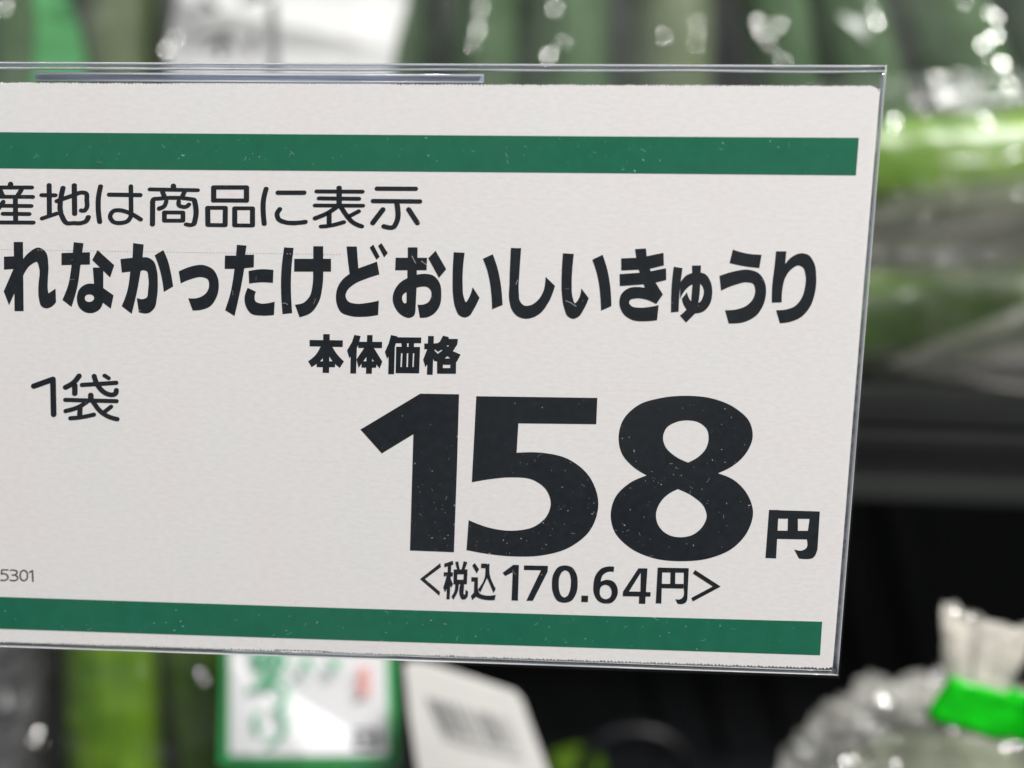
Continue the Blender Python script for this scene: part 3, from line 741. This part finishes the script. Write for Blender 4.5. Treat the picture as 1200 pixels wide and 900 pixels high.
GLINTS_TOP = [(5,8,1.2),(205,45,1.0),(195,58,.9),(563,10,.9),(560,35,.9),(553,52,.4),(650,10,.8),(660,50,.35),(643,66,1.6),(778,42,.35),(817,25,.3),(817,38,.3),(817,52,.3),(888,25,1.0),(893,38,1.0),(914,28,.6),(902,50,.8),(917,72,.8),(1028,26,1.2),(1022,12,.4),(1130,2,.7),(1160,15,.5),(1168,20,.9),(1150,52,1),(1160,45,.9),(1168,42,.9),(1175,75,1.3),(1184,100,1.3),(1160,66,.4)]
def upbag(xa, xb, tilt, label, mat, seed, glint_spots):
    b = thing('cucumber_bag', label, 'plastic bag', 'bags of cucumbers in the upper row')
    c = P((xa+xb)/2, 60, YU); m = pxm((xa+xb)/2, 60, YU)
    f = pillow('film', c, (xb-xa)/2*m, 0.024, 0.094, tilt, mat, b, amp=0.0014, seed=seed, jit=0.0008)
    mirror_glints(b, [f], glint_spots, YU-.02)
    return b, f, c
b1, f1, c1 = upbag(-130, 182, 0.0, 'milky plastic bag with a green tape strip around olive cucumbers', M_FILM_TOP, 1.0, [d for d in GLINTS_TOP if d[0] < 100])
b2, f2, c2 = upbag(188, 500, 0.0, 'plastic bag carrying the white label with grey lettering', M_FILM_TOP, 2.0, [])
b3, f3, c3 = upbag(505, 835, 0.0, 'milky plastic bag of upright grey green cucumbers beside the white bag label', M_FILM_TOP, 3.0, [d for d in GLINTS_TOP if 500 < d[0] < 838])
b4, f4, c4 = upbag(870, 1270, math.radians(14), 'milky plastic bag of leaning grey green cucumbers with many added glints', M_FILM_TOP, 4.0, [d for d in GLINTS_TOP if d[0] > 838])
# green tape of the first bag
YT = YU-0.028
tp = px_strip('green_tape', [(28, -60), (36, -20), (43, 20), (41, 60), (38, 110), (104, 112), (100, 70), (92, 30), (80, 0), (66, -60)], lambda a, b: YT + 0.00012*abs(a-66), M_TAPE2, b1)
# white label of the second bag with grey letters
YLb = YU-0.030
lab = px_strip('bag_label', [(200, -90), (470, -90), (478, 0), (462, 60), (455, 130), (205, 130), (196, 60), (207, 0)], lambda a, b: YLb + 0.0000009*(a-330)**2, M_LABEL2, b2)
k = Ink(); k.win(0, 0, 1)
for t, rx, ry in (("240,2 250,9", 6, 5), ("232,43 268,36", 5, 3), ("262,36 258,66", 4, 4), ("258,46 243,60", 4, 3), ("319,6 321,90", 6, 4), ("298,40 294,64", 4, 4), ("285,2 312,-6", 5, 4), ("296,-40 296,-5", 5, 4), ("236,-40 262,-40", 4, 4), ("268,46 276,60", 3, 3), ("225,-15 270,-18", 5, 4)):
    k.stroke(pts(t), rx, ry)
ink_at(k, 'grey_lettering', M_GREY, lab, lambda a, b: YLb + 0.0000009*(a-330)**2, 0.0004)
mirror_glints(b2, [lab], [d for d in GLINTS_TOP if 100 < d[0] < 480], YLb)

# ---- right-hand pile of lying bags on the upper shelf
YR = 0.168
def lie(x0, y0, x1, y1, rad_px, mat, label, seed, Y=YR, bend=0.0, Y1=None):
    a = P(x0, y0, Y); b = P(x1, y1, Y if Y1 is None else Y1)
    return cucumber(a, b, rad_px*pxm((x0+x1)/2, (y0+y1)/2, Y), mat, label, bend, 1, seed, 'cucumbers in the bags lying by the card')
lie(860, 190, 1420, 165, 62, M_CUC_BRIGHT, 'bright yellow green cucumber lying in clear film above the gathered folds', 21, YR, -0.004)
lie(880, 388, 1400, 352, 62, M_CUC_DARK, 'green cucumber lying in clear film below the gathered folds', 22, YR)  # yellow green cucumber, its shade put into the darker material
ZT = P(1140, 380, YR).z - 0.0162               # top of the low black riser the lying bags rest on
ri = thing('shelf_riser', 'low black ribbed riser under the lying bags on the dark shelf', 'riser')
V, Fc = [], []; box_data(-0.02, 0.30, YR-.020, YR+.055, ZS+.0003, ZT-.0025, V, Fc); mesh_obj('riser_body', V, Fc, M_SHELF, ri)
V, Fc = [], []; box_data(-0.022, 0.302, YR-.023, YR+.057, ZT-.0024, ZT, V, Fc); mesh_obj('riser_top', V, Fc, M_SHELF, ri)
for kz in (0.35, 0.7):
    V, Fc = [], []; zz = ZS + (ZT-ZS)*kz; box_data(-0.02, 0.30, YR-.0222, YR-.0201, zz-.0012, zz+.0012, V, Fc); mesh_obj('rib', V, Fc, M_SHELF, ri)
bagB = thing('cucumber_bag', 'clear bag round the bright yellow green cucumber with added glints', 'plastic bag', 'bags lying by the card')
c = P(1140, 178, YR); m = pxm(1140, 178, YR)
fB = pillow('film', c, 0.070, 0.0195, 0.0190, math.radians(2), M_FILM, bagB, amp=0.0009, fr=1.2, seed=6, jit=0.0006)
bagA = thing('cucumber_bag', 'clear crumpled bag round the green cucumber resting on the black riser', 'plastic bag', 'bags lying by the card')
cA = P(1140, 380, YR); 
zt = cA.z + 0.0195; zb = ZT + 0.0004
fA = pillow('film', (cA.x, YR+.004, (zt+zb)/2), 0.074, 0.0215, (zt-zb)/2, 0, M_FILM, bagA, amp=0.0011, fr=1.2, seed=9, e=3.2)
# gathered folds of film between the two bags: pleated fan
def fan(name, left, rtop, rbot, Yc, mat, parent, nu=26, nv=44, amp=0.005, seed=0):
    V, Fc = [], []; rnd = random.Random(int(seed*10))
    hs = [rnd.uniform(-1, 1) for _ in range(nv+1)]
    vs = sorted([0.0, 1.0] + [rnd.random() for _ in range(nv-1)])
    for i in range(nu+1):
        u = i/nu
        for j in range(nv+1):
            v = vs[j]
            l = lerp(left[0], left[1], v); rr = lerp(rtop, rbot, v)
            sag = math.sin(u*math.pi)*10*(v-.5)
            q = (l[0]+(rr[0]-l[0])*u, l[1]+(rr[1]-l[1])*u + sag + 3*noise.noise(Vector((u*4, j*.7, seed))))
            p = P(*q, Yc)
            p.y += amp*(.3+.7*u)*hs[j]*(1+.6*noise.noise(Vector((u*3, j*1.3, seed)))) + wrinkle(p, 0.0005, 1.2, seed)
            V.append(p)
    for i in range(nu):
        for j in range(nv):
            a = i*(nv+1)+j; Fc.append([a, a+1, a+nv+2, a+nv+1])
    return mesh_obj(name, V, Fc, mat, parent, False)
fn1 = fan('gathered_folds', ((985, 250), (985, 318)), (1290, 176), (1290, 326), YR-0.025, M_FILM_FOLD, bagB, seed=2.0, nv=34, amp=0.009)
fn2 = fan('gathered_folds', ((1040, 425), (1052, 428)), (1290, 330), (1290, 470), YR-0.024, M_FILM_FOLD, bagA, nv=26, seed=5.0, amp=.004)
GLINTS_R = [(1098,108,1.2),(1112,112,1.2),(1120,110,1.2),(1140,103,.6),(1105,120,.7),(1048,140,1.3),(1048,148,.9),(1082,132,.8),(1153,140,1.3),(1160,146,1.2),(1190,180,1),(1180,186,.6),(1112,207,.5),(1124,227,.5),(1058,225,.4),(1085,252,.4),(1196,228,1),(1118,238,.3)]
mirror_glints(bagB, [fB, fn1], [(a, b, c*(.42 if b < 200 else .22)) for a, b, c in GLINTS_R], YR-.02)
GLINTS_R = [(1035,312,.5),(1100,303,.6),(1108,305,.6),(1125,319,.9),(1132,320,.8),(1158,292,.4),(1135,345,.4),(1095,378,.3),(1125,372,.4)]
mirror_glints(bagA, [fA, fn2], [(a, b, c*.32) for a, b, c in GLINTS_R], YR-.02)

# ---- lower tier on the left: bagged cucumbers, product label, barcode tag, grey bag
YW = 0.112
def low(x0, y0, x1, y1, rad_px, mat, label, seed, Y=YW, stem_at=1):
    a = P(x0, y0, Y); b = P(x1, y1, Y)
    if a.z < ZL + .002: a = b + (a-b)*((b.z-ZL-.002)/(b.z-a.z))
    return cucumber(a, b, rad_px*pxm(x0, y0, Y), mat, label, 0.0, stem_at, seed, 'cucumbers in the low bag under the card')
low(140, 1100, 128, 560, 54, M_CUC_BRIGHT, 'bright green cucumber standing beside the grey bag under the card', 31)
low(285, 1100, 200, 570, 40, M_CUC_DARK, 'dark green cucumber leaning behind the green edged label', 32, YW+.006)
low(360, 1100, 350, 600, 46, M_CUC_DARK, 'hidden dark cucumber behind the green edged label', 33, YW+.012)
low(704, 1140, 672, 884, 28, M_CUC_DARK, 'dark green cucumber beside the barcode tag in deep shade', 34, 0.182, 0)  # shade put into the colour: dark skin, tip and stem
bagC = thing('cucumber_bag', 'clear bag of green cucumbers bearing the green edged product label', 'plastic bag', 'bags on the low shelf')
c = P(265, 800, YW+.004); m = pxm(265, 800, YW)
zt = P(265, 560, YW).z
fC = pillow('film', (c.x, YW+.006, (zt+ZL)/2+.0006), 215*m, 0.021, (zt-ZL)/2-.0002, 0, M_FILM, bagC, amp=0.0012, seed=12, e=3.0)
YLab = YW - 0.0215
ly = lambda a, b: YLab + 0.00000022*(a-360)**2
pl = px_strip('product_label', [(256, 600), (300, 600), (360, 600), (420, 600), (458, 600), (463, 770), (466, 896), (420, 897.5), (360, 898), (300, 898), (257, 897), (261, 770)], ly, M_LGREEN, bagC)
pl['label'] = 'white product label with green border and green vertical lettering'
inn = px_strip('label_face', [(267, 612), (300, 612), (360, 612), (420, 612), (449, 612), (452.5, 770), (455, 884), (420, 885), (360, 885.5), (300, 885.5), (269, 885), (269, 770)], lambda a, b: ly(a, b) - 0.00045, M_LABEL, pl)
k = Ink()
def place(key, cx, cy, sx, sy):                      # reuse a card glyph on the label
    (x0, y0, s0), polys = G[key]
    ps = [p for o, hs in polys for p in pts(o)]
    mx = (min(p[0] for p in ps)+max(p[0] for p in ps))/2; my = (min(p[1] for p in ps)+max(p[1] for p in ps))/2
    k.win(0, 0, 1)
    tf = lambda t: [(cx + (q[0]-mx)/s0*sx, cy + (q[1]-my)/s0*sy) + tuple(q[2:]) for q in pts(t)]
    for o, hs in polys: k.poly(tf(o), [tf(h) for h in hs], 4)
place('ki', 318, 715, .82, .5); k.win(0, 0, 1)
for t in ("301,758 299,772~ 304,788", "303,778 312,766~ 326,765~ 333,774~ 327,784~ 315,783", "319,756 320,778~ 311,792", "306,797 324,799", "292,809 308,804~ 324,803~ 334,812~ 333,822~ 322,832", "300,838 299,848~ 302,861", "329,837 334,848~ 331,860~ 314,873"):
    k.stroke(pts(t), 3.6, 3.0)
ink_at(k, 'green_lettering', M_LTEXT, pl, lambda a, b: ly(a, b) - 0.0005)
k = Ink(); k.win(0, 0, 1)
for t in ("356,774 365,786", "362,772 352,784", "386,772 396,784", "388,784 396,774"): k.stroke(pts(t), 2.4, 2.2)
ink_at(k, 'small_green_print', M_LTEXT, pl, lambda a, b: ly(a, b) - 0.0005)
k = Ink(); k.win(0, 0, 1)
for t in ("420,785 433,785", "426,784 426,797", "420,797 433,796", "421,804 432,803", "422,810 432,814", "432,803 422,814"): k.stroke(pts(t), 2.2, 2.0)
ink_at(k, 'red_print', M_RED, pl, lambda a, b: ly(a, b) - 0.0005)
k = Ink(); k.win(0, 0, 1)
k.stroke(pts("416,856 442,856 444,874 418,876"), 2.2, 2.0, True); k.stroke(pts("422,862 438,866"), 1.6, 1.4); k.stroke(pts("420,876 440,877"), 3, 2.4)
ink_at(k, 'grey_mark', M_GREY, pl, lambda a, b: ly(a, b) - 0.0005)
mirror_glints(bagC, [fC], [(235, 788, .2), (240, 800, .1), (165, 786, .06)], YW-.02)

bt = thing('barcode_tag', 'tilted cream white tag with a grey barcode beside the green edged label', 'tag')
ty = lambda a, b: YW - 0.030 + 0.00005*(b-780)*.35 + 0.00007*(a-470)*.3
px_strip('tag_sheet', [(474, 779), (486, 776), (503, 779), (560, 797), (604, 812), (612, 822), (622, 850), (642, 905), (690, 1010), (520, 1040), (490, 905), (480, 840)], ty, M_TAG, bt, 0.0005)
k = Ink(); k.win(0, 0, 1)
x = 0.0; rnd = random.Random(5)
while x < 1.0:
    wd = rnd.choice((.02, .03, .05)); t0 = (500+x*92, 816+x*24); t1 = (518+x*92, 858+x*22)
    wpx = wd*92
    k.raw([[Vector(t0), Vector((t0[0]+wpx, t0[1]+wpx*.26)), Vector((t1[0]+wpx, t1[1]+wpx*.24)), Vector(t1)]])
    x += wd + rnd.choice((.035, .05, .07))
ink_at(k, 'barcode', M_BAR, bt, ty, 0.0003)
k = Ink(); k.win(0, 0, 1)
for i in range(13): k.stroke(pts("%g,%g %g,%g" % (522+i*7.2, 864+i*1.9, 525+i*7.2, 867+i*1.9)), 1.3, 1.0)
ink_at(k, 'barcode_digits', M_GREY, bt, ty, 0.0003)

gb = thing('grey_plastic_bag', 'dim grey crumpled plastic bag beside the bright green cucumber under the card', 'plastic bag')
c = P(-60, 850, YW-.004); zt = P(0, 640, YW).z
fG = pillow('film', (c.x, YW-.004, (zt+ZL)/2+.001), 104*m, 0.020, (zt-ZL)/2-.0005, 0.0, M_FILM_GREY, gb, amp=0.0022, fr=1.5, seed=15)
pillow('contents', (c.x, YW-.001, (zt+ZL)/2+.002), 90*m, 0.0155, (zt-ZL)/2-.006, 0.0, principled('dark_mottled_contents', (0.06, 0.06, 0.062), 0.6, noise_amt=0.7, nscale=160), gb, amp=0.0012, seed=16, smooth=True)
mirror_glints(gb, [fG], [(45, 858, .6), (39, 868, .25), (50, 872, .2)], YW-.02)

# ---- tied bag in front on the right
YN = 0.088
nb = thing('tied_bag', 'crumpled clear bag tied at the neck with bright green tape', 'plastic bag')
c = P(1118, 960, YN); m = pxm(1118, 930, YN)
ztop = P(1118, 834, YN).z
fN = pillow('film', (c.x, YN+.004, (ztop+ZL)/2+.0012), 178*m, 0.026, (ztop-ZL)/2-.0004, math.radians(-3), M_FILM_CRUMP, nb, amp=0.0042, fr=1.0, seed=21, nu=60, nv=60, e=2.25, jit=0.0034)
pillow('contents', (c.x, YN+.006, (ztop+ZL)/2-.004), 150*m, 0.018, (ztop-ZL)/2-.007, 0, principled('pale_contents', (0.15, 0.17, 0.11), 0.6, noise_amt=0.5, nscale=90), nb, amp=0.0012, seed=22, smooth=True)
# bunched neck: pleated tube flaring above the tape
base = P(1138, 850, YN-.018); tip = P(1155, 726, YN-.018)
V, Fc = [], []; nu, nv = 46, 22; rnk = random.Random(3); pleat = [rnk.uniform(-.14, .14) for _ in range(46)]; rag = [rnk.uniform(-.05, .03) for _ in range(46)]
axs = (tip-base); t = axs.normalized(); side = t.cross(Vector((0, 1, 0))).normalized(); dep = side.cross(t).normalized()
for j in range(nv+1):
    u = j/nv
    wv = (32 - 10*math.sin(min(1, u/.45)*math.pi)*.5 + 14*max(0, u-.35)/.65)*m
    for i in range(nu):
        a = 2*math.pi*i/nu
        rr = wv*(1 + pleat[i]*(.5+u*.9) + rnk.uniform(-.04, .04) + .10*noise.noise(Vector((math.cos(a)*3, math.sin(a)*3, u*3))))
        h = u + (.05*math.sin(a*2+.6) + .05*noise.noise(Vector((math.cos(a)*4, math.sin(a)*4, 9))))*max(0, u-.5)*2 + rag[i]*max(0, u-.6)*2.5 + .04*math.cos(a)*max(0, u-.5)*2
        V.append(base + axs*h + side*(math.cos(a)*rr) + dep*(math.sin(a)*rr*.36))
for j in range(nv):
    for i in range(nu):
        a = j*nu+i; b = j*nu+(i+1) % nu; Fc.append([a, b, b+nu, a+nu])
fK = mesh_obj('bunched_neck', V, Fc, M_FILM_NECK, nb, False)
V2, F2 = [], []                                    # crumpled inner folds of the neck
for j in range(nv+1):
    u = j/nv
    for i in range(nu):
        a = 2*math.pi*i/nu; wv = (20+12*u)*m*(1+.25*math.sin(a*5+3*u))
        V2.append(base + axs*(u*.96) + side*(math.cos(a)*wv) + dep*(math.sin(a)*wv*.33))
for j in range(nv):
    for i in range(nu):
        a = j*nu+i; b = j*nu+(i+1) % nu; F2.append([a, b, b+nu, a+nu])
mesh_obj('neck_folds', V2, F2, M_FILM_NECK, nb, True)
# tape: closed band round the neck running out to a flag on the right
cl = P(1150, 828, YN-.018); dirT = (P(1200, 838, YN-.018) - P(1104, 810, YN-.018)).normalized()
upT = dirT.cross(Vector((0, 1, 0))).normalized()
if upT.z < 0: upT = -upT
upT = (upT*.97 + dirT*.22).normalized()
hw = 26.5*m; prof = []
rad = 16*m
for i in range(17):
    a = math.pi/2 + math.pi*i/16; prof.append((-32*m + math.cos(a)*rad, math.sin(a)*rad))
prof += [(26*m, -16*m), (40*m, -9*m), (48*m, -3*m), (110*m, -1.2*m)]
prof += [(110*m, 1.2*m), (48*m, 3*m), (40*m, 9*m), (26*m, 16*m)]
V, Fc = [], []
np_ = len(prof); nh = 6
for j in range(nh+1):
    for i, (u, v) in enumerate(prof):
        V.append(cl + dirT*u + Vector((0, 1, 0))*(v - 0.0004) + upT*(hw*(j/nh*2-1)) + Vector((0, .0011*noise.noise(Vector((u*420, j*.35, 1)))*(1 if u > -25*m else .3), 0)))
for j in range(nh):
    for i in range(np_):
        a = j*np_+i; b = j*np_+(i+1) % np_; Fc.append([a, b, b+np_, a+np_])
tape = mesh_obj('green_tape', V, Fc, M_TAPE, nb, True)
sd = tape.modifiers.new('solid', 'SOLIDIFY'); sd.thickness = 0.00025
mirror_glints(nb, [fN, fK], [(1120,716,.12),(1138,722,.10),(1075,842,.22),(1037,855,.2),(1095,862,.3),(1098,870,.35),(1090,877,.3),(1117,855,.2),(1178,876,.6),(1165,890,.4),(990,892,.3),(1000,890,.25),(1050,895,.25),(1135,896,.3)], YN-.02)

# ---- black crate standing in the shade under the upper shelf
cr = thing('plastic_crate', 'black plastic crate in deep shade under the upper shelf', 'crate')
V, Fc = [], []
xa, xb = P(470, 800, .205).x, P(1330, 800, .205).x
box_data(xa, xb, .205, .211, ZL, ZSB-.004, V, Fc); box_data(xa, xa+.005, .2111, .40, ZL, ZSB-.004, V, Fc); box_data(xb-.005, xb, .2111, .40, ZL, ZSB-.004, V, Fc)
mesh_obj('crate_wall', V, Fc, M_BLACK, cr)
M_RIB = principled('black_rib', (0.009, 0.010, 0.011), 0.4)
for xr in (760, 830, 905, 1010, 1080):
    p0 = P(xr, 800, .203); V = []; Fc = []
    for zz, dx in ((ZSB-.005, -.012), (ZL+.001, .012)):
        for ddx, dy in ((-.008, .2049), (-.005, .2025), (.005, .2025), (.008, .2049)): V.append(Vector((p0.x+dx+ddx, dy, zz)))
    Fc = [[0, 1, 5, 4], [1, 2, 6, 5], [2, 3, 7, 6], [0, 3, 2, 1], [4, 5, 6, 7], [0, 4, 7, 3]]
    mesh_obj('rib', V, Fc, M_BLACK, cr)
V, Fc = [], []
for i in range(25):
    a = math.pi*i/24; cc = P(745 - 62*math.cos(a), 905 - 48*math.sin(a), .160)
    rd = Vector((-math.cos(a), 0, math.sin(a)))
    for k in range(8):
        b = 2*math.pi*k/8; V.append(cc + rd*(math.cos(b)*.0022) + Vector((0, math.sin(b)*.0022, 0)))
for i in range(24):
    for k in range(8):
        a = i*8+k; b = i*8+(k+1) % 8; Fc.append([a, b, b+8, a+8])
mesh_obj('handle', V, Fc, M_BLACK, cr, True)
